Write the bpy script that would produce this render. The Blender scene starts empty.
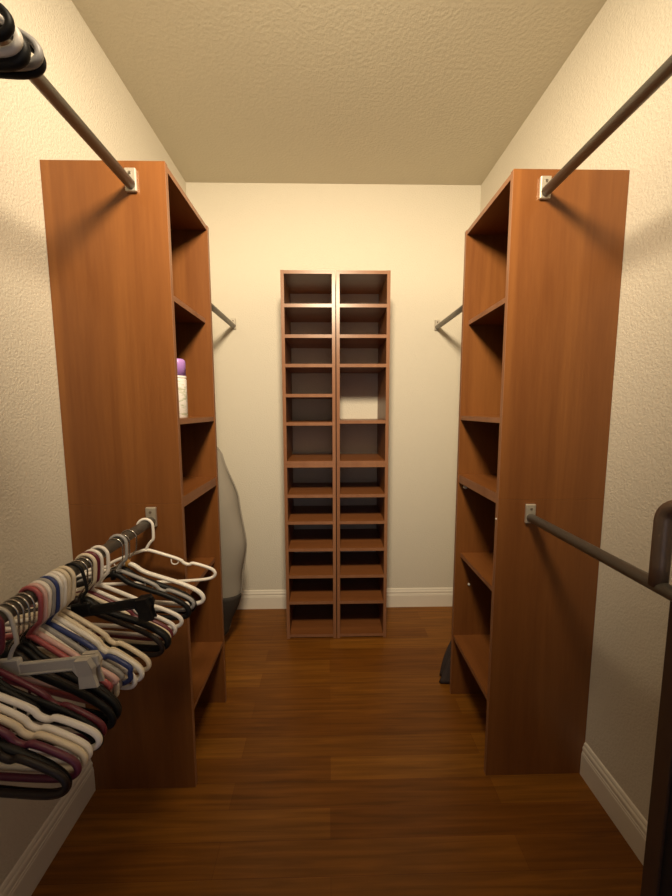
import bpy, bmesh, math, random
from mathutils import Vector, Matrix, noise
random.seed(7)
SC = bpy.context.scene
COL = SC.collection
PI = math.pi

# ---------------------------------------------------------------- dimensions (metres, from the perspective of the photo)
XL, XR, YB, YF, H = -.8504, .9386, 2.3356, -.55, 2.7065
T = .018                      # board thickness
TH = 2.083                    # tower height
JZ = 1.0415                   # joint between stacked units

# ---------------------------------------------------------------- materials
def new_mat(name):
    m = bpy.data.materials.new(name); m.use_nodes = True
    nt = m.node_tree
    return m, nt, nt.nodes['Principled BSDF']

def simple(name, col, rough=.5, metal=0., spec=.5, bump=0., bscale=200., coat=0., trans=0.):
    m, nt, b = new_mat(name)
    b.inputs['Base Color'].default_value = (*col, 1)
    b.inputs['Roughness'].default_value = rough
    b.inputs['Metallic'].default_value = metal
    b.inputs['Specular IOR Level'].default_value = spec
    b.inputs['Coat Weight'].default_value = coat
    b.inputs['Transmission Weight'].default_value = trans
    tc = nt.nodes.new('ShaderNodeTexCoord')
    n = nt.nodes.new('ShaderNodeTexNoise'); n.inputs['Scale'].default_value = bscale
    n.inputs['Detail'].default_value = 4
    nt.links.new(tc.outputs['Object'], n.inputs['Vector'])
    mr = nt.nodes.new('ShaderNodeMapRange')
    mr.inputs['To Min'].default_value = max(0, rough-.06); mr.inputs['To Max'].default_value = min(1, rough+.06)
    nt.links.new(n.outputs['Fac'], mr.inputs['Value']); nt.links.new(mr.outputs['Result'], b.inputs['Roughness'])
    if bump:
        bp = nt.nodes.new('ShaderNodeBump'); bp.inputs['Strength'].default_value = bump
        bp.inputs['Distance'].default_value = .002
        nt.links.new(n.outputs['Fac'], bp.inputs['Height']); nt.links.new(bp.outputs['Normal'], b.inputs['Normal'])
    return m

def plaster(name, col, s1, s2, dist, strength):
    m, nt, b = new_mat(name)
    b.inputs['Base Color'].default_value = (*col, 1); b.inputs['Roughness'].default_value = .75
    b.inputs['Specular IOR Level'].default_value = .25
    tc = nt.nodes.new('ShaderNodeTexCoord')
    n1 = nt.nodes.new('ShaderNodeTexNoise'); n1.inputs['Scale'].default_value = s1; n1.inputs['Detail'].default_value = 3
    n2 = nt.nodes.new('ShaderNodeTexNoise'); n2.inputs['Scale'].default_value = s2; n2.inputs['Detail'].default_value = 5
    for n in (n1, n2): nt.links.new(tc.outputs['Object'], n.inputs['Vector'])
    rp = nt.nodes.new('ShaderNodeValToRGB'); rp.color_ramp.elements[0].position = .35; rp.color_ramp.elements[1].position = .65
    nt.links.new(n1.outputs['Fac'], rp.inputs['Fac'])
    mx = nt.nodes.new('ShaderNodeMath'); mx.operation = 'MULTIPLY_ADD'; mx.inputs[1].default_value = .35
    nt.links.new(n2.outputs['Fac'], mx.inputs[0]); nt.links.new(rp.outputs['Color'], mx.inputs[2])
    bp = nt.nodes.new('ShaderNodeBump'); bp.inputs['Strength'].default_value = strength; bp.inputs['Distance'].default_value = dist
    nt.links.new(mx.outputs[0], bp.inputs['Height']); nt.links.new(bp.outputs['Normal'], b.inputs['Normal'])
    return m

def wood(name, ca, cb, axis='Z', scale=1., rough=.38):
    """long straight grain along the given axis"""
    m, nt, b = new_mat(name)
    tc = nt.nodes.new('ShaderNodeTexCoord'); mp = nt.nodes.new('ShaderNodeMapping')
    nt.links.new(tc.outputs['Object'], mp.inputs['Vector'])
    s = {'Z': (1, 1, .06), 'Y': (1, .06, 1), 'X': (.06, 1, 1)}[axis]
    mp.inputs['Scale'].default_value = tuple(v*scale for v in s)
    n1 = nt.nodes.new('ShaderNodeTexNoise'); n1.inputs['Scale'].default_value = 9; n1.inputs['Detail'].default_value = 6
    n1.inputs['Distortion'].default_value = 1.2
    n2 = nt.nodes.new('ShaderNodeTexNoise'); n2.inputs['Scale'].default_value = 120; n2.inputs['Detail'].default_value = 3
    nt.links.new(mp.outputs['Vector'], n1.inputs['Vector']); nt.links.new(mp.outputs['Vector'], n2.inputs['Vector'])
    ad = nt.nodes.new('ShaderNodeMath'); ad.operation = 'MULTIPLY_ADD'; ad.inputs[1].default_value = .35
    nt.links.new(n2.outputs['Fac'], ad.inputs[0]); nt.links.new(n1.outputs['Fac'], ad.inputs[2])
    rp = nt.nodes.new('ShaderNodeValToRGB')
    rp.color_ramp.elements[0].position = .42; rp.color_ramp.elements[0].color = (*ca, 1)
    rp.color_ramp.elements[1].position = .92; rp.color_ramp.elements[1].color = (*cb, 1)
    nt.links.new(ad.outputs[0], rp.inputs['Fac']); nt.links.new(rp.outputs['Color'], b.inputs['Base Color'])
    b.inputs['Roughness'].default_value = rough; b.inputs['Specular IOR Level'].default_value = .4
    return m

def floor_mat():
    m, nt, b = new_mat('bamboo planks')
    tc = nt.nodes.new('ShaderNodeTexCoord')
    br = nt.nodes.new('ShaderNodeTexBrick')
    br.offset = .37; br.offset_frequency = 2; br.squash = 1
    br.inputs['Scale'].default_value = 1
    br.inputs['Brick Width'].default_value = .93; br.inputs['Row Height'].default_value = .0905
    br.inputs['Mortar Size'].default_value = .0006; br.inputs['Mortar Smooth'].default_value = .2; br.inputs['Bias'].default_value = 0
    br.inputs['Color1'].default_value = (.195, .068, .008, 1); br.inputs['Color2'].default_value = (.29, .115, .015, 1)
    br.inputs['Mortar'].default_value = (.14, .04, .006, 1)
    nt.links.new(tc.outputs['Object'], br.inputs['Vector'])
    mp = nt.nodes.new('ShaderNodeMapping'); mp.inputs['Scale'].default_value = (1.3, 30, 1)
    nt.links.new(tc.outputs['Object'], mp.inputs['Vector'])
    n = nt.nodes.new('ShaderNodeTexNoise'); n.inputs['Scale'].default_value = 2.2; n.inputs['Detail'].default_value = 7; n.inputs['Distortion'].default_value = .6
    nt.links.new(mp.outputs['Vector'], n.inputs['Vector'])
    rp = nt.nodes.new('ShaderNodeValToRGB')
    rp.color_ramp.elements[0].position = .3; rp.color_ramp.elements[0].color = (.62, .58, .52, 1)
    rp.color_ramp.elements[1].position = .7; rp.color_ramp.elements[1].color = (1.12, 1.1, 1.05, 1)
    nt.links.new(n.outputs['Fac'], rp.inputs['Fac'])
    mx = nt.nodes.new('ShaderNodeMix'); mx.data_type = 'RGBA'; mx.blend_type = 'MULTIPLY'; mx.inputs[0].default_value = 1
    nt.links.new(br.outputs['Color'], mx.inputs[6]); nt.links.new(rp.outputs['Color'], mx.inputs[7])
    nt.links.new(mx.outputs[2], b.inputs['Base Color'])
    b.inputs['Roughness'].default_value = .42; b.inputs['Specular IOR Level'].default_value = .3
    bp = nt.nodes.new('ShaderNodeBump'); bp.inputs['Strength'].default_value = .3; bp.inputs['Distance'].default_value = .001; bp.invert = True
    nt.links.new(br.outputs['Fac'], bp.inputs['Height']); nt.links.new(bp.outputs['Normal'], b.inputs['Normal'])
    return m

WALL = plaster('textured cream wall paint', (.70, .655, .56), 140, 360, .002, .42)
CEIL = plaster('rough ceiling texture', (.60, .55, .43), 75, 220, .002, .28)
FLOOR = floor_mat()
TRIM = simple('white trim paint', (.82, .77, .68), .4)
CHERRY = wood('cherry veneer', (.145, .048, .0115), (.222, .083, .021), 'Z')
CHERRYH = wood('cherry veneer shelf', (.15, .049, .012), (.225, .082, .022), 'Y', 1, .36)
CHERRYX = wood('cherry veneer cross shelf', (.17, .058, .017), (.26, .098, .032), 'X', 1, .36)
BAND_LIT = wood('edge banding with painted highlight', (.23, .10, .048), (.31, .15, .08), 'Z', 1, .3)  # front edges painted paler to stand for the highlight on the lit rim
BRONZE = simple('brushed steel tube', (.20, .185, .165), .45, .6, bscale=60)
NICKEL = simple('nickel plate', (.62, .58, .5), .38, .7)
CHROME = simple('chrome wire', (.5, .48, .45), .22, 1.)
BLACKM = simple('black board', (.008, .008, .009), .6)
DKBROWN = simple('dark brown edge', (.06, .034, .022), .5, bump=.1)
GREYBAG = simple('grey woven fabric', (.30, .27, .23), .85, bump=.5, bscale=350)
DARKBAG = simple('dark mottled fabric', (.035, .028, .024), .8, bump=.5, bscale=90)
CLOTH = simple('dark violet grey cloth', (.045, .032, .030), .9, bump=.6, bscale=300)
PURPLE = simple('lilac plastic cap', (.42, .22, .62), .4)
PIN = simple('clear plastic pin', (.75, .74, .7), .25)
TAG = simple('orange size ring', (.55, .28, .06), .45)

def label_mat():
    m, nt, b = new_mat('printed white can')
    tc = nt.nodes.new('ShaderNodeTexCoord')
    mp = nt.nodes.new('ShaderNodeMapping'); mp.inputs['Scale'].default_value = (40, 40, 95)
    nt.links.new(tc.outputs['Object'], mp.inputs['Vector'])
    v = nt.nodes.new('ShaderNodeTexNoise'); v.inputs['Scale'].default_value = 1.1; v.inputs['Detail'].default_value = 2
    nt.links.new(mp.outputs['Vector'], v.inputs['Vector'])
    rp = nt.nodes.new('ShaderNodeValToRGB')
    rp.color_ramp.elements[0].position = .36; rp.color_ramp.elements[0].color = (.45, .48, .36, 1)
    rp.color_ramp.elements[1].position = .5; rp.color_ramp.elements[1].color = (.78, .74, .72, 1)
    nt.links.new(v.outputs['Fac'], rp.inputs['Fac']); nt.links.new(rp.outputs['Color'], b.inputs['Base Color'])
    b.inputs['Roughness'].default_value = .35
    return m
CAN = label_mat()

HC = {  # hanger plastics
    'white': simple('white hanger plastic', (.90, .86, .81), .35),
    'cream': simple('cream hanger plastic', (.78, .68, .52), .38),
    'grey': simple('grey hanger plastic', (.36, .35, .35), .4),
    'navy': simple('navy hanger plastic', (.035, .055, .19), .35),
    'pink': simple('pink hanger plastic', (.72, .47, .44), .38),
    'coral': simple('coral red hanger plastic', (.40, .09, .10), .38),
    'maroon': simple('maroon hanger plastic', (.135, .018, .035), .35),
    'plum': simple('plum hanger plastic', (.12, .02, .045), .38),
    'black': simple('black hanger plastic', (.006, .006, .007), .5, spec=.3),
    'brown': simple('dark brown hanger plastic', (.014, .008, .007), .45, spec=.35),
    'clear': simple('translucent hanger plastic', (.58, .55, .50), .25, trans=.15),
}

# ---------------------------------------------------------------- mesh helpers
def box(bm, x0, x1, y0, y1, z0, z1, bev=.0012):
    t = bmesh.new()
    bmesh.ops.create_cube(t, size=1)
    bmesh.ops.scale(t, vec=(x1-x0, y1-y0, z1-z0), verts=t.verts)
    bmesh.ops.translate(t, vec=((x0+x1)/2, (y0+y1)/2, (z0+z1)/2), verts=t.verts)
    if bev:
        bmesh.ops.bevel(t, geom=list(t.edges), offset=bev, segments=1, affect='EDGES', profile=.5)
    merge(bm, t)

def merge(bm, t):
    vm = [bm.verts.new(v.co) for v in t.verts]
    t.verts.index_update()
    for f in t.faces:
        nf = bm.faces.new([vm[v.index] for v in f.verts]); nf.smooth = f.smooth
    t.free()

def tube(bm, pts, r, seg=10, closed=False, flat=None):
    """sweep a round (or elliptical: flat=(rn, rb) with rb along local y) section along pts"""
    P = [Vector(p) for p in pts]; n = len(P)
    rings = []; up = None
    for i in range(n):
        if closed: d = P[(i+1) % n]-P[i-1]
        else: d = P[min(i+1, n-1)]-P[max(i-1, 0)]
        d.normalize()
        if up is None:
            a = Vector((0, 1, 0)) if abs(d.y) < .9 else Vector((0, 0, 1))
            up = a
        b = (up - d*up.dot(d))
        if b.length < 1e-5: b = d.orthogonal()
        b.normalize(); up = b
        c = d.cross(b)
        ra = r[i] if isinstance(r, (list, tuple)) else r
        r1, r2 = (flat[1], flat[0]) if flat else (ra, ra)
        rings.append([bm.verts.new(P[i]+b*math.cos(2*PI*k/seg)*r1+c*math.sin(2*PI*k/seg)*r2) for k in range(seg)])
    m = n if closed else n-1
    for i in range(m):
        A, B = rings[i], rings[(i+1) % n]
        for k in range(seg):
            f = bm.faces.new((A[k], A[(k+1) % seg], B[(k+1) % seg], B[k])); f.smooth = True
    if not closed:
        bm.faces.new(rings[0][::-1]); bm.faces.new(rings[-1])

def lathe(bm, prof, cx, cy, seg=32):
    rings = []
    for r, z in prof:
        rings.append([bm.verts.new((cx+r*math.cos(2*PI*k/seg), cy+r*math.sin(2*PI*k/seg), z)) for k in range(seg)])
    for A, B in zip(rings, rings[1:]):
        for k in range(seg):
            f = bm.faces.new((A[k], A[(k+1) % seg], B[(k+1) % seg], B[k])); f.smooth = True
    bm.faces.new(rings[0][::-1]); bm.faces.new(rings[-1])

def mesh(name, bm, m):
    bmesh.ops.recalc_face_normals(bm, faces=bm.faces)
    me = bpy.data.meshes.new(name); bm.to_mesh(me); bm.free()
    me.materials.append(m)
    return me

def obj(name, bm, m, parent=None, label=None):
    """one mesh object; bm is in the parent's local frame"""
    me = mesh(name, bm, m) if isinstance(bm, bmesh.types.BMesh) else bm
    o = bpy.data.objects.new(name, me); COL.objects.link(o)
    if parent: o.parent = parent
    if label: o['label'] = label
    return o

def thing(name, label, cat, loc=(0, 0, 0), rot=(0, 0, 0), group=None):
    o = bpy.data.objects.new(name, None); COL.objects.link(o)
    o.empty_display_size = .05
    o.location = loc; o.rotation_euler = rot
    o['label'] = label; o['category'] = cat
    if group: o['group'] = group
    return o

def struct(name, bm, m):
    o = obj(name, bm, m); o['kind'] = 'structure'
    return o

def bbox(*a, bev=0):
    bm = bmesh.new(); box(bm, *a, bev=bev); return bm

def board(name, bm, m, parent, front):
    """a veneered board: the faces looking along `front` carry edge banding painted paler as a lit-edge highlight"""
    o = obj(name, bm, m, parent); o.data.materials.append(BAND_LIT)
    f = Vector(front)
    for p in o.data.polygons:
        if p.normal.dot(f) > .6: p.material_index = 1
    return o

# ---------------------------------------------------------------- the room
W = .1
struct('floor', bbox(XL-W, XR+W, YF-W, YB+W, -.1, 0), FLOOR)
struct('ceiling', bbox(XL-W, XR+W, YF-W, YB+W, H, H+.1), CEIL)
struct('wall_left', bbox(XL-W, XL, YF, YB, 0, H), WALL)
struct('wall_right', bbox(XR, XR+W, YF, YB, 0, H), WALL)
struct('wall_back', bbox(XL-W, XR+W, YB, YB+W, 0, H), WALL)
bm = bmesh.new()                        # the doorway the photo is taken from
box(bm, XL-W, -.46, YF-W, YF, 0, H, 0); box(bm, .46, XR+W, YF-W, YF, 0, H, 0); box(bm, -.46, .46, YF-W, YF, 2.04, H, 0)
struct('wall_front', bm, WALL)

PROF = [(0, 0), (.013, 0), (.013, .083), (.0115, .086), (.0115, .091), (.0095, .094), (.0095, .101), (.011, .104),
        (.010, .110), (.0065, .116), (.0065, .121), (.004, .127), (0, .13)]
def baseboard(bm, p, q, inward):
    """p,q floor points along the wall; inward = unit normal into the room"""
    ra = [bm.verts.new((p[0]+inward[0]*d, p[1]+inward[1]*d, z)) for d, z in PROF]
    rb = [bm.verts.new((q[0]+inward[0]*d, q[1]+inward[1]*d, z)) for d, z in PROF]
    n = len(PROF)
    for i in range(n): bm.faces.new((ra[i], ra[(i+1) % n], rb[(i+1) % n], rb[i]))
    bm.faces.new(ra[::-1]); bm.faces.new(rb)

LY0, LY1 = 1.1629, 1.5574          # left tower, near and far faces
RY0, RY1 = 1.1804, 1.5801          # right tower
LX, RX = XL+.3673, XR-.3648        # fronts
CX0, CXM, CX1, CY = -.2524, .041, .3347, 1.9975
bm = bmesh.new(); baseboard(bm, (XL, YF), (XL, LY0-.001), (1, 0)); baseboard(bm, (XL, LY1+.001), (XL, YB), (1, 0)); struct('baseboard_left', bm, TRIM)
bm = bmesh.new(); baseboard(bm, (XR, YF), (XR, RY0-.001), (-1, 0)); baseboard(bm, (XR, RY1+.001), (XR, YB), (-1, 0)); struct('baseboard_right', bm, TRIM)
bm = bmesh.new(); baseboard(bm, (XL+.013, YB), (CX0-.002, YB), (0, -1)); baseboard(bm, (CX1+.002, YB), (XR-.013, YB), (0, -1)); struct('baseboard_back', bm, TRIM)

# ---------------------------------------------------------------- side towers
def side_tower(label, sx, xw, xf, y0, y1, pins):
    """sx: +1 opens towards +x. xw wall side, xf front side"""
    t = thing('shelving_tower', label, 'shelving unit', ((xw+xf)/2, (y0+y1)/2, 0), group='tall cherry towers along the side walls')
    cx, cy = (xw+xf)/2, (y0+y1)/2
    a, b = sorted((xw+sx*.001, xf)); a -= cx; b -= cx
    ya, yb = y0-cy, y1-cy
    for z0, z1 in ((0, JZ-.0002), (JZ+.0002, TH)):
        board('side_panel', bbox(a, b, ya, ya+T, z0, z1, bev=.0006), CHERRY, t, (sx, 0, 0))
        board('side_panel', bbox(a, b, yb-T, yb, z0, z1, bev=.0006), CHERRY, t, (sx, 0, 0))
    fa, fb = (a, b-.003) if sx > 0 else (a+.003, b)
    iy0, iy1 = ya+T, yb-T
    board('top_panel', bbox(fa, fb, iy0, iy1, TH-T, TH-.0005), CHERRYH, t, (sx, 0, 0))
    board('middle_panel', bbox(fa, fb, iy0, iy1, JZ+.0002, JZ+T), CHERRYH, t, (sx, 0, 0))
    board('middle_panel', bbox(fa, fb, iy0, iy1, JZ-T, JZ-.0002), CHERRYH, t, (sx, 0, 0))
    for z, d in ((1.721, .02), (1.318, 0), (.698, .02), (.30, 0)):      # the loose shelves sit a little back
        board('shelf', bbox(fa+d*(sx < 0), fb-d*(sx > 0), iy0, iy1, z-T, z), CHERRYH, t, (sx, 0, 0))
    # hanging rails along the wall behind the shelves
    r0, r1 = (a+.0, a+.016) if sx > 0 else (b-.016, b)
    for z in (1.97, .93):
        obj('back_rail', bbox(r0, r1, iy0, iy1, z, z+.09), CHERRYH, t)
    for (px, py, pz, ax, r, l) in pins:
        bm = bmesh.new()
        p = Vector((px-cx, py-cy, pz)); d = Vector(ax)*l
        tube(bm, [p, p+d*.7, p+d], [r, r, r*.6], 12)
        obj('shelf_pin', bm, PIN, t, 'small clear plastic shelf pin')
    return t

side_tower('tall cherry wood shelving tower on the left wall, spray can on its shelf', 1, XL, LX, LY0, LY1, [])
side_tower('tall cherry wood shelving tower on the right wall, empty shelves with pale pins', -1, XR, RX, RY0, RY1,
           [(RX+.03, RY1-T+.002, 1.003, (0, -1, 0), .008, .02), (RX+.065, RY1-T+.001, .549, (0, -1, 0), .005, .01),
            (RX+.001, RY0+.009, .972, (-1, 0, 0), .0035, .004)])

# ---------------------------------------------------------------- the two narrow shoe towers on the back wall
def shoe_tower(label, x0, x1, zs):
    cx, cy = (x0+x1)/2, (CY+YB)/2
    t = thing('shoe_tower', label, 'shelving unit', (cx, cy, 0), group='narrow shoe towers at the back wall')
    a, b, f, k = x0-cx, x1-cx, CY-cy, YB-.001-cy
    for z0, z1 in ((0, JZ-.0002), (JZ+.0002, TH)):
        board('side_panel', bbox(a, a+T, f, k, z0, z1), CHERRY, t, (0, -1, 0))
        board('side_panel', bbox(b-T, b, f, k, z0, z1), CHERRY, t, (0, -1, 0))
    i0, i1 = a+T, b-T
    board('top_panel', bbox(i0, i1, f+.0015, k, TH-T, TH-.0005), CHERRYX, t, (0, -1, 0))
    board('middle_panel', bbox(i0, i1, f+.0015, k, JZ+.0002, JZ+T), CHERRYX, t, (0, -1, 0))
    board('middle_panel', bbox(i0, i1, f+.0015, k, JZ-T, JZ-.0002), CHERRYX, t, (0, -1, 0))
    board('bottom_panel', bbox(i0, i1, f+.0015, k, .008, .008+T), CHERRYX, t, (0, -1, 0))
    for z in zs:
        board('shelf', bbox(i0, i1, f+.0015, k, z-T/2, z+T/2), CHERRYX, t, (0, -1, 0))
Z = [1.902, 1.742, 1.586, 1.424, 1.268, .859, .703, .543, .381, .222]
shoe_tower('narrow shoe tower at the back wall, left one with evenly spaced shelves', CX0, CXM-.002, Z)
Z2 = [z for z in Z if z != 1.424]; Z2[3] = 1.278
shoe_tower('narrow shoe tower at the back wall, right one with one double height gap', CXM+.003, CX1, Z2)

# ---------------------------------------------------------------- clothes rods
RR = .0147
def bracket(parent, x, y, z, s):
    """flat nickel plate on a panel facing s (along y), with the cup the rod sits in"""
    bm = bmesh.new()
    box(bm, x-.0165, x+.0165, *sorted((y, y+s*.011)), z-.019, z+.046, bev=.002)
    br = obj('bracket', bm, NICKEL, parent, 'pale nickel rod bracket')
    bm = bmesh.new()
    tube(bm, [(x, y+s*.010, z+.031), (x, y+s*.013, z+.031)], .0045, 10)
    obj('screw', bm, CHROME, br)

def rod(label, x, y0, y1, z, ends=(True, True)):
    t = thing('clothes_rod', label, 'clothes rod', (x, (y0+y1)/2, z), group='steel clothes rods on the side walls')
    c = (y0+y1)/2
    bm = bmesh.new(); tube(bm, [(0, y0-c+.002, 0), (0, y1-c-.002, 0)], RR, 24)
    obj('tube', bm, BRONZE, t)
    bracket(t, 0, y1-c, 0, -1)
    bracket(t, 0, y0-c, 0, 1)
    return t
ULX, ULZ, LLX, LLZ = -.583, 2.012, -.581, .986
URX, URZ, LRX, LRZ = .672, 2.012, .682, .981
rod('upper left steel clothes rod meeting the near face of the left tower', ULX, YF, LY0, ULZ)
rod('lower left steel clothes rod crowded with plastic hangers', LLX, YF, LY0, LLZ)
rod('upper right empty steel clothes rod meeting the top of the right tower', URX, YF, RY0, URZ)
lr = rod('lower right empty steel clothes rod with a tube loop rising from it', LRX, YF, RY0, LRZ)
rod('short steel clothes rod between the left tower and the back wall', -.592, LY1, YB, 1.868)
rod('short steel clothes rod between the right tower and the back wall', .69, RY1, YB, 1.862)
# loop of tube standing on the lower right rod
lc = (YF+RY0)/2
pts = [(0, .698-lc, 0), (0, .698-lc, .05), (0, .698-lc, .140)]
for i in range(1, 9):
    a = PI/2*i/8; pts.append((.004*i/8, .698-lc-.035*(1-math.cos(a)), .140+.035*math.sin(a)))
pts += [(.02, .60-lc, .175)]
for i in range(9):
    a = PI/2*i/8; pts.append((.02-.02*i/8, .50-lc-.035*math.sin(a), .140+.035*math.cos(a)))
pts += [(0, .465-lc, .05), (0, .465-lc, 0)]
bm = bmesh.new(); tube(bm, pts, .0165, 20)
obj('tube_loop', bm, simple('dark bronze tube', (.22, .165, .13), .4, .6), lr, 'dark bronze bent tube')

# ---------------------------------------------------------------- hangers (local frame: origin = rod centre, x across the rod towards the room, z up)
HR = .0225                             # bend radius of the hooks
def hook_path(drop, neck_z, tail=-.9):
    p = []
    n = 14
    for i in range(n+1):
        a = PI - tail*0 + .45 - (PI+.45)*i/n
        p.append((HR*math.cos(a), 0, HR*math.sin(a)-.004))
    p.append((HR+.001, 0, -.02)); p.append((HR+.001, 0, -drop))
    for i in range(1, 6):
        f = i/5
        p.append((HR*(1-f)**1.3 + .0, 0, -drop-(neck_z-drop)*f**1.15))
    return p

def smooth(pts, it=2, closed=True):
    for _ in range(it):
        q = []
        n = len(pts)
        for i in range(n if closed else n-1):
            a, b = Vector(pts[i]), Vector(pts[(i+1) % n])
            q += [a*.75+b*.25, a*.25+b*.75]
        pts = q if closed else [Vector(pts[0])]+q+[Vector(pts[-1])]
    return pts

MESH = {}
def cached(key, build):
    if key not in MESH: MESH[key] = build()
    return MESH[key]

NZ = .082                              # neck below the rod centre
def tube_frame(col, hw=.208, r=.0051):
    def b():
        bm = bmesh.new()
        sh = [(0, -NZ+.002), (.03, -NZ-.008), (.105, -NZ-.036), (.112, -NZ-.048), (.132, -NZ-.055), (.138, -NZ-.047), (.19, -NZ-.066),
              (hw, -NZ-.077), (hw+.004, -NZ-.092), (hw-.01, -NZ-.104), (.16, -NZ-.108), (.08, -NZ-.109), (0, -NZ-.109)]
        full = [(x, 0, z) for x, z in sh] + [(-x, 0, z) for x, z in sh[-2:0:-1]]
        tube(bm, smooth(full, 2), r, 10, closed=True)
        return mesh('frame', bm, HC[col])
    return cached(('tf', col, hw, r), b)
def tube_hook(col, r=.0044):
    def b():
        bm = bmesh.new(); tube(bm, smooth(hook_path(.048, NZ), 1, False), r, 10)
        return mesh('hook', bm, HC[col])
    return cached(('th', col, r), b)
def strap_hook(col, s):
    def b():
        bm = bmesh.new()
        x = .075*s; z = -NZ-.026
        p = [(x, 0, z)] + [(x+s*(.011-.011*math.cos(PI*i/8)), 0, z-.016-.009*math.sin(PI*i/8)) for i in range(9)] + [(x+s*.022, 0, z-.007)]
        tube(bm, p, .002, 8)
        return mesh('strap_hook', bm, HC[col])
    return cached(('sh', col, s), b)
def wire_hook(r=.0018):
    def b():
        bm = bmesh.new(); tube(bm, smooth(hook_path(.04, NZ), 1, False), r, 8)
        return mesh('hook', bm, CHROME)
    return cached(('wh', r), b)
def slim_frame(col, deep=.012, rn=.0055, wide=1):
    """contoured shoulder band with a trouser bar; oval section"""
    def b():
        bm = bmesh.new()
        sh = [(0, -NZ), (.018, -NZ-.004), (.04, -NZ-.022), (.09, -NZ-.036), (.15, -NZ-.052), (.195, -NZ-.072), (.21, -NZ-.092),
              (.203, -NZ-.108), (.17, -NZ-.115), (.08, -NZ-.115), (0, -NZ-.115)]
        full = [(x, 0, z) for x, z in sh] + [(-x, 0, z) for x, z in sh[-2:0:-1]]
        tube(bm, smooth([(p[0]*wide, 0, p[2]) for p in full], 2), rn, 10, closed=True, flat=(rn, deep/2))
        return mesh('frame', bm, HC[col])
    return cached(('sf', col, deep, rn, wide), b)
def neck_block(col):
    def b():
        bm = bmesh.new(); tube(bm, [(0, 0, -NZ+.012), (0, 0, -NZ), (0, 0, -NZ-.014)], [.005, .008, .007], 12)
        return mesh('neck', bm, HC[col] if col in HC else TAG)
    return cached(('nb', col), b)
def clip_bar(col):
    def b():
        bm = bmesh.new()
        box(bm, -.165, .165, -.004, .004, -NZ-.024, -NZ-.004, bev=.002)
        box(bm, -.022, .022, -.0055, .0055, -NZ-.026, -NZ+.006, bev=.003)
        box(bm, -.161, .161, -.006, .006, -NZ-.026, -NZ-.022, bev=.001)
        return mesh('bar', bm, HC[col])
    return cached(('cb', col), b)
def clip(col, s):
    def b():
        bm = bmesh.new()
        x = .143*s
        for k in (-1, 1):
            prof = [(-.013, -.002), (.013, -.002), (.019, -.018), (.015, -.034), (.018, -.056), (-.018, -.056), (-.015, -.034), (-.019, -.018)]
            A = [bm.verts.new((x+px, k*.005, -NZ-.002+pz)) for px, pz in prof]
            B = [bm.verts.new((x+px*.92, k*(.010+(.004 if pz > -.02 else 0)), -NZ-.002+pz)) for px, pz in prof]
            n = len(A)
            for i in range(n): bm.faces.new((A[i], A[(i+1) % n], B[(i+1) % n], B[i]))
            bm.faces.new(A); bm.faces.new(B[::-1])
        return mesh('clip', bm, HC[col])
    return cached(('cl', col, s), b)

def hanger(style, col, x, y, z, label, yaw=0., roll=0., group='hangers on the lower left rod', **kw):
    # the hook's crown rests on the top of the rod
    rest = RR - (HR-.004) + (.0044 if style == 'tube' else .0018)
    t = thing('clothes_hanger', label, 'hanger', (x, y, z+rest), (0, math.radians(roll), math.radians(yaw)), group)
    if style == 'tube':
        f = obj('frame', tube_frame(col, kw.get('hw', .208)), None, t); obj('hook', tube_hook(col), None, t)
        obj('strap_hook', strap_hook(col, 1), None, f); obj('strap_hook', strap_hook(col, -1), None, f)
    elif style == 'slim':
        obj('frame', slim_frame(col, kw.get('deep', .012), kw.get('rn', .0055), kw.get('wide', 1)), None, t)
        obj('hook', wire_hook(), None, t, 'thin chrome hook')
        o = obj('neck', neck_block(kw.get('neck', col)), None, t)
        if kw.get('neck'): o['label'] = 'orange size ring'
    elif style == 'clip':
        obj('bar', clip_bar(col), None, t); obj('hook', tube_hook(col, .0036), None, t)
        obj('clip', clip(kw.get('cc', col), 1), None, t); obj('clip', clip(kw.get('cc', col), -1), None, t)
    return t

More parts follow.
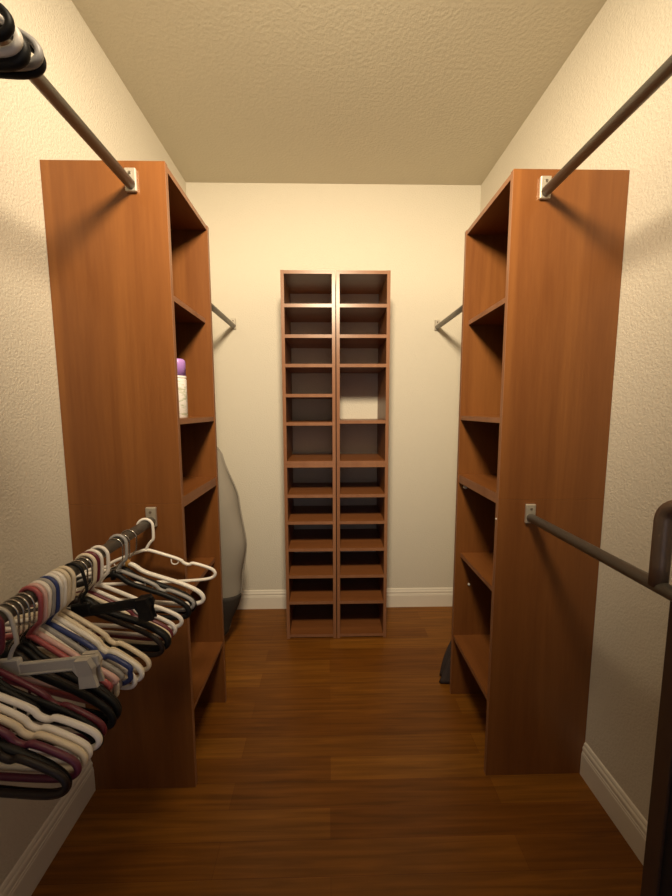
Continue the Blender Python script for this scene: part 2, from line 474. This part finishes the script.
# far to near along the lower left rod: style, colour, y, yaw, roll, label
LIST = [
 ('tube', 'white', 1.115, 6, 1, 'white plastic hanger alone at the far end of the lower rod, nearest the left tower'),
 ('slim', 'white', 1.020, 1, 5, 'white contoured hanger with an orange neck ring, second from the left tower', dict(deep=.014, rn=.0062, neck='tag', wide=1.07)),
 ('slim', 'black', .984, 0, 5, 'black contoured hanger tucked right behind the white one with an orange ring', dict(deep=.018, rn=.009)),
 ('tube', 'grey', .968, 0, 4, 'grey plastic hanger in the small far cluster, between two black ones'),
 ('slim', 'black', .950, 0, 5, 'black slim hanger nearest the camera in the small far cluster by the tower', dict(deep=.014, rn=.007)),
 ('tube', 'white', .885, 0, 4, 'white plastic hanger, the farthest of the middle white-topped cluster'),
 ('clip', 'black', .790, 0, -9, 'black trouser hanger with wide clips, in the gap just before the striped cluster'),
 ('tube', 'white', .860, 0, 6, 'white plastic hanger, second of the middle cluster, beside the dark red one'),
 ('tube', 'maroon', .848, -1, 7, 'dark red hanger hooked between white ones in the middle cluster'),
 ('tube', 'cream', .836, -1, 7, 'cream hanger hooked beside the dark red one in the middle cluster'),
 ('slim', 'black', .824, -1, 5, 'black slim hanger with chrome hook beside the cream one of the middle cluster', dict(deep=.018, rn=.007)),
 ('slim', 'brown', .808, -1, 7, 'dark brown slim hanger, nearest of the middle white-topped cluster'),
 ('tube', 'cream', .766, -7, 8, 'cream hanger with its hook standing apart, farthest of the striped cluster'),
 ('tube', 'cream', .752, -8, 10, 'second cream hanger of the striped cluster, beside the white ones'),
 ('tube', 'white', .740, -8, 8, 'white hanger next to the navy ones in the striped cluster, tower side'),
 ('tube', 'white', .729, -8, 11, 'white hanger pressed against the navy hanger in the striped cluster'),
 ('tube', 'navy', .718, -8, 5, 'navy blue plastic hanger in the striped cluster of hangers', dict(hw=0.186)),
 ('tube', 'grey', .708, -8, 9, 'grey plastic hanger beside the navy one, camera side', dict(hw=0.18)),
 ('tube', 'white', .698, -8, 12, 'white hanger between the grey and pink ones of the striped cluster', dict(hw=0.19)),
 ('tube', 'pink', .687, -8, 7, 'pale pink plastic hanger in the striped cluster', dict(hw=0.165)),
 ('tube', 'coral', .676, -8, 9, 'coral red plastic hanger at the near end of the striped cluster', dict(hw=0.16)),
 ('slim', 'black', .660, -7, 9, 'black slim hanger with chrome hook, first after the coral red one', dict(deep=.0108, rn=.007)),
 ('slim', 'black', .648, -7, 7, 'black slim hanger in the middle of the four chrome hooks', dict(deep=.0108, rn=.006)),
 ('slim', 'brown', .636, -6, 9, 'dark brown slim hanger among the four chrome hooks'),
 ('slim', 'black', .624, -5, 7, 'black slim hanger with chrome hook just behind the clear clip hanger', dict(deep=.0108, rn=.007)),
 ('clip', 'clear', .608, -4, -8, 'clear plastic trouser hanger with a flat bar and wide clips'),
 ('tube', 'maroon', .590, -4, 7, 'maroon hanger just in front of the clear clip hanger'),
 ('slim', 'black', .578, -3, 7, 'black slim hanger right in front of the maroon one', dict(deep=.0108, rn=.008)),
 ('tube', 'black', .567, -3, 8, 'black plastic hanger behind the pair of near white hangers'),
 ('tube', 'white', .549, 0, 4, 'white hanger, rear one of the three whites near the camera'),
 ('tube', 'white', .537, -1, 6, 'white hanger, middle one of the three whites near the camera'),
 ('tube', 'cream', .522, 0, 6, 'cream white hanger, front one of the three pale hangers near the camera'),
 ('tube', 'plum', .507, 0, 6, 'plum red plastic hanger near the camera in front of the pale ones'),
 ('slim', 'black', .497, 0, 8, 'black slim hanger hanging close behind the nearest one', dict(deep=.014, rn=.006)),
 ('tube', 'brown', .486, 0, 7, 'very dark brown plastic hanger nearest the camera on the lower rod'),
]
for L in LIST:
    s, c, y, yaw, roll, lab = L[:6]; kw = dict(L[6]) if len(L) > 6 else {}
    hanger(s, c, LLX, y, LLZ, lab, yaw, roll, **kw)
UP = [
 ('tube', 'black', 0.556, 0, 6, 'black hanger on the upper rod, nearest to the left tower'),
 ('tube', 'grey', 0.544, 1, 5, 'pale grey hanger second on the upper left rod'),
 ('slim', 'black', 0.533, -1, 6, 'black slim hanger between two pale ones on the upper left rod'),
 ('tube', 'white', 0.522, 0, 7, 'white hanger on the upper left rod in the photo corner'),
 ('tube', 'black', 0.509, -1, 6, 'black hanger nearest the camera on the upper left rod'),
]
for s, c, y, yaw, roll, lab in UP:
    hanger(s, c, ULX, y, ULZ, lab, yaw, roll, group='hangers on the upper left rod', **({'deep': .013, 'rn': .008} if s == 'slim' else {}))

# ---------------------------------------------------------------- spray can on the left tower
t = thing('spray_can', 'white spray can with a lilac cap on the left tower shelf', 'spray can', (-.532, 1.30, 1.3185))
bm = bmesh.new(); lathe(bm, [(.026, .0), (.0285, .003), (.0285, .134), (.027, .139)], 0, 0); obj('can_body', bm, CAN, t)
bm = bmesh.new(); lathe(bm, [(.0275, .1385), (.0285, .140), (.0285, .146), (.027, .1475)], 0, 0); obj('collar', bm, PIN, t)
bm = bmesh.new(); lathe(bm, [(.0272, .147), (.0275, .192), (.0262, .201), (.021, .206), (.010, .207)], 0, 0); obj('cap', bm, PURPLE, t, 'lilac cap')

# ---------------------------------------------------------------- large grey bag leaning behind the left tower
def bag_profile(z):     # right hand outline and half thickness
    K = [(0, .10), (.1, .20), (.36, .285), (.615, .315), (.866, .28), (1.11, .20), (1.22, .12), (1.27, .03)]
    for (z0, a), (z1, b) in zip(K, K[1:]):
        if z <= z1: 
            f = (z-z0)/(z1-z0); f = f*f*(3-2*f)*.5+f*.5
            return a+(b-a)*f
    return K[-1][1]
def bag_shell(bm, z0, z1, grow, nz, ns=36):
    rings = []
    for i in range(nz+1):
        z = z0+(z1-z0)*i/nz
        w = bag_profile(z)/2
        cx = -.775+w + .045*max(0, z-.9)*0
        th = .085*math.sin(PI*min(1, max(.06, (z+.06)/1.38)))**.6
        ring = []
        for k in range(ns):
            a = 2*PI*k/ns
            ca, sa = math.cos(a), math.sin(a)
            x = cx+(w+grow)*math.copysign(abs(ca)**.8, ca); y = (th+grow)*math.copysign(abs(sa)**.9, sa)
            n = noise.noise(Vector((x*7, y*9+3, z*6)))*.012
            ring.append(bm.verts.new((x+n*ca, y+n*sa, z)))
        rings.append(ring)
    for A, B in zip(rings, rings[1:]):
        for k in range(ns):
            f = bm.faces.new((A[k], A[(k+1) % ns], B[(k+1) % ns], B[k])); f.smooth = True
    bm.faces.new(rings[0][::-1]); bm.faces.new(rings[-1])
    return rings
t = thing('fabric_bag', 'large grey bulging fabric bag standing behind the left tower', 'bag', (0, 1.93, 0))
bm = bmesh.new(); bag_shell(bm, .02, 1.268, 0, 40); obj('bag_body', bm, GREYBAG, t)
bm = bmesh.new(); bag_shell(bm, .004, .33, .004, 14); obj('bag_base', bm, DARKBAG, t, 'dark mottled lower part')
bm = bmesh.new()
p = []
for i in range(41):
    z = .03+1.2*i/40; p.append((-.775+bag_profile(z)+.002, noise.noise(Vector((z*4, 0, 0)))*.01, z))
tube(bm, p, .004, 8); obj('piping', bm, GREYBAG, t)

# ---------------------------------------------------------------- dark cloth behind the right tower
bm = bmesh.new()
nu, nv = 14, 36
g = []
for i in range(nu+1):
    f = i/nu
    row = []
    for k in range(nv):
        a = 2*PI*k/nv
        fold = 1+.22*math.sin(a*5+f*2)+.10*math.sin(a*9+1)
        r = (.014+.074*f**.8)*fold
        row.append(bm.verts.new((1*.645+r*math.cos(a)*1.05+.0*f, 1.66+r*math.sin(a)*.62, .235*(1-f)+.004)))
    g.append(row)
for A, B in zip(g, g[1:]):
    for k in range(nv):
        q = bm.faces.new((A[k], A[(k+1) % nv], B[(k+1) % nv], B[k])); q.smooth = True
bm.faces.new(g[0]); bm.faces.new(g[-1][::-1])
o = obj('cloth', bm, CLOTH); o['label'] = 'dark violet grey crumpled cloth poking out behind the right tower foot'; o['category'] = 'cloth'

# ---------------------------------------------------------------- dark board standing at the right frame edge
t = thing('framed_board', 'tall black board with a dark brown edge at the right foreground', 'board', (.712, .40, 0))
bm = bmesh.new()
y0, y1, zt = -.32, .30, .95
box(bm, 0, .03, y1-.036, y1, 0, zt); box(bm, 0, .03, y0, y0+.036, 0, zt)
box(bm, 0, .03, y0+.036, y1-.036, 0, .036); box(bm, 0, .03, y0+.036, y1-.036, zt-.036, zt)
obj('frame', bm, DKBROWN, t)
obj('panel', bbox(.006, .024, y0+.03, y1-.03, .03, zt-.03), BLACKM, t)

# ---------------------------------------------------------------- light: a ceiling lamp just ahead of the doorway, with an added shade and spot
LAMP = (0, .27, 2.47)
CAP = 2.487
t = thing('ceiling_lamp', 'small round ceiling lamp with an added light-blocking shade above the doorway', 'ceiling lamp', (LAMP[0], LAMP[1], H))
bm = bmesh.new(); lathe(bm, [(.012, CAP-H+.085), (.05, CAP-H+.083), (.20, CAP-H+.066), (.30, CAP-H+.03), (.30, CAP-H+.033), (.20, CAP-H+.07), (.05, CAP-H+.087), (.012, CAP-H+.089)], 0, 0, 48); obj('added_shade', bm, BRONZE, t)  # unseen disc added to keep the lamp's light off the ceiling
bm = bmesh.new(); lathe(bm, [(.06, -.001), (.06, -.02), (.012, -.03), (.012, CAP-H+.089)], 0, 0); obj('stem', bm, NICKEL, t)
l = bpy.data.lights.new('bulb', 'POINT'); l.shadow_soft_size = .15; l.energy = 10; l.color = (1, .81, .545)
o = bpy.data.objects.new('bulb', l); COL.objects.link(o); o.location = LAMP
l = bpy.data.lights.new('added_spot', 'SPOT'); l.shadow_soft_size = .15; l.energy = 235; l.color = (1, .81, .545)
l.spot_size = math.radians(134); l.spot_blend = 1  # added forward beam, so walls and floor fade outwards like lens falloff
o = bpy.data.objects.new('added_spot', l); COL.objects.link(o); o.location = LAMP
o.rotation_euler = (Vector((.03, 2.33, 1.95))-Vector(LAMP)).to_track_quat('-Z', 'Y').to_euler()

# faint cool light of the next room through the doorway behind the camera
l = bpy.data.lights.new('hallway_light', 'AREA'); l.shape = 'RECTANGLE'; l.size = .9; l.size_y = 1.9; l.energy = 2; l.color = (.82, .83, 1)
o = bpy.data.objects.new('hallway_light', l); COL.objects.link(o); o.location = (0, YF-.3, 1.05); o.rotation_euler = (PI/2, 0, 0)

w = bpy.data.worlds.new('World'); SC.world = w; w.use_nodes = True
w.node_tree.nodes['Background'].inputs[0].default_value = (0, 0, 0, 1)

# ---------------------------------------------------------------- camera
cam = bpy.data.cameras.new('Camera'); co = bpy.data.objects.new('Camera', cam); COL.objects.link(co)
cam.sensor_fit = 'VERTICAL'; cam.sensor_height = 36; cam.lens = 36*359.4622/896
cam.clip_start = .01
M = Matrix(((.99978363, .00507526, -.02017262, 0), (-.0205984, .10644287, -.99410544, 0), (-.00289811, .99430587, .10652438, 1.3472), (0, 0, 0, 1)))
co.matrix_world = M
SC.camera = co

vs = SC.view_settings
vs.view_transform = 'Standard'; vs.look = 'None'; vs.gamma = 1; vs.use_curve_mapping = False
vs.exposure = 0
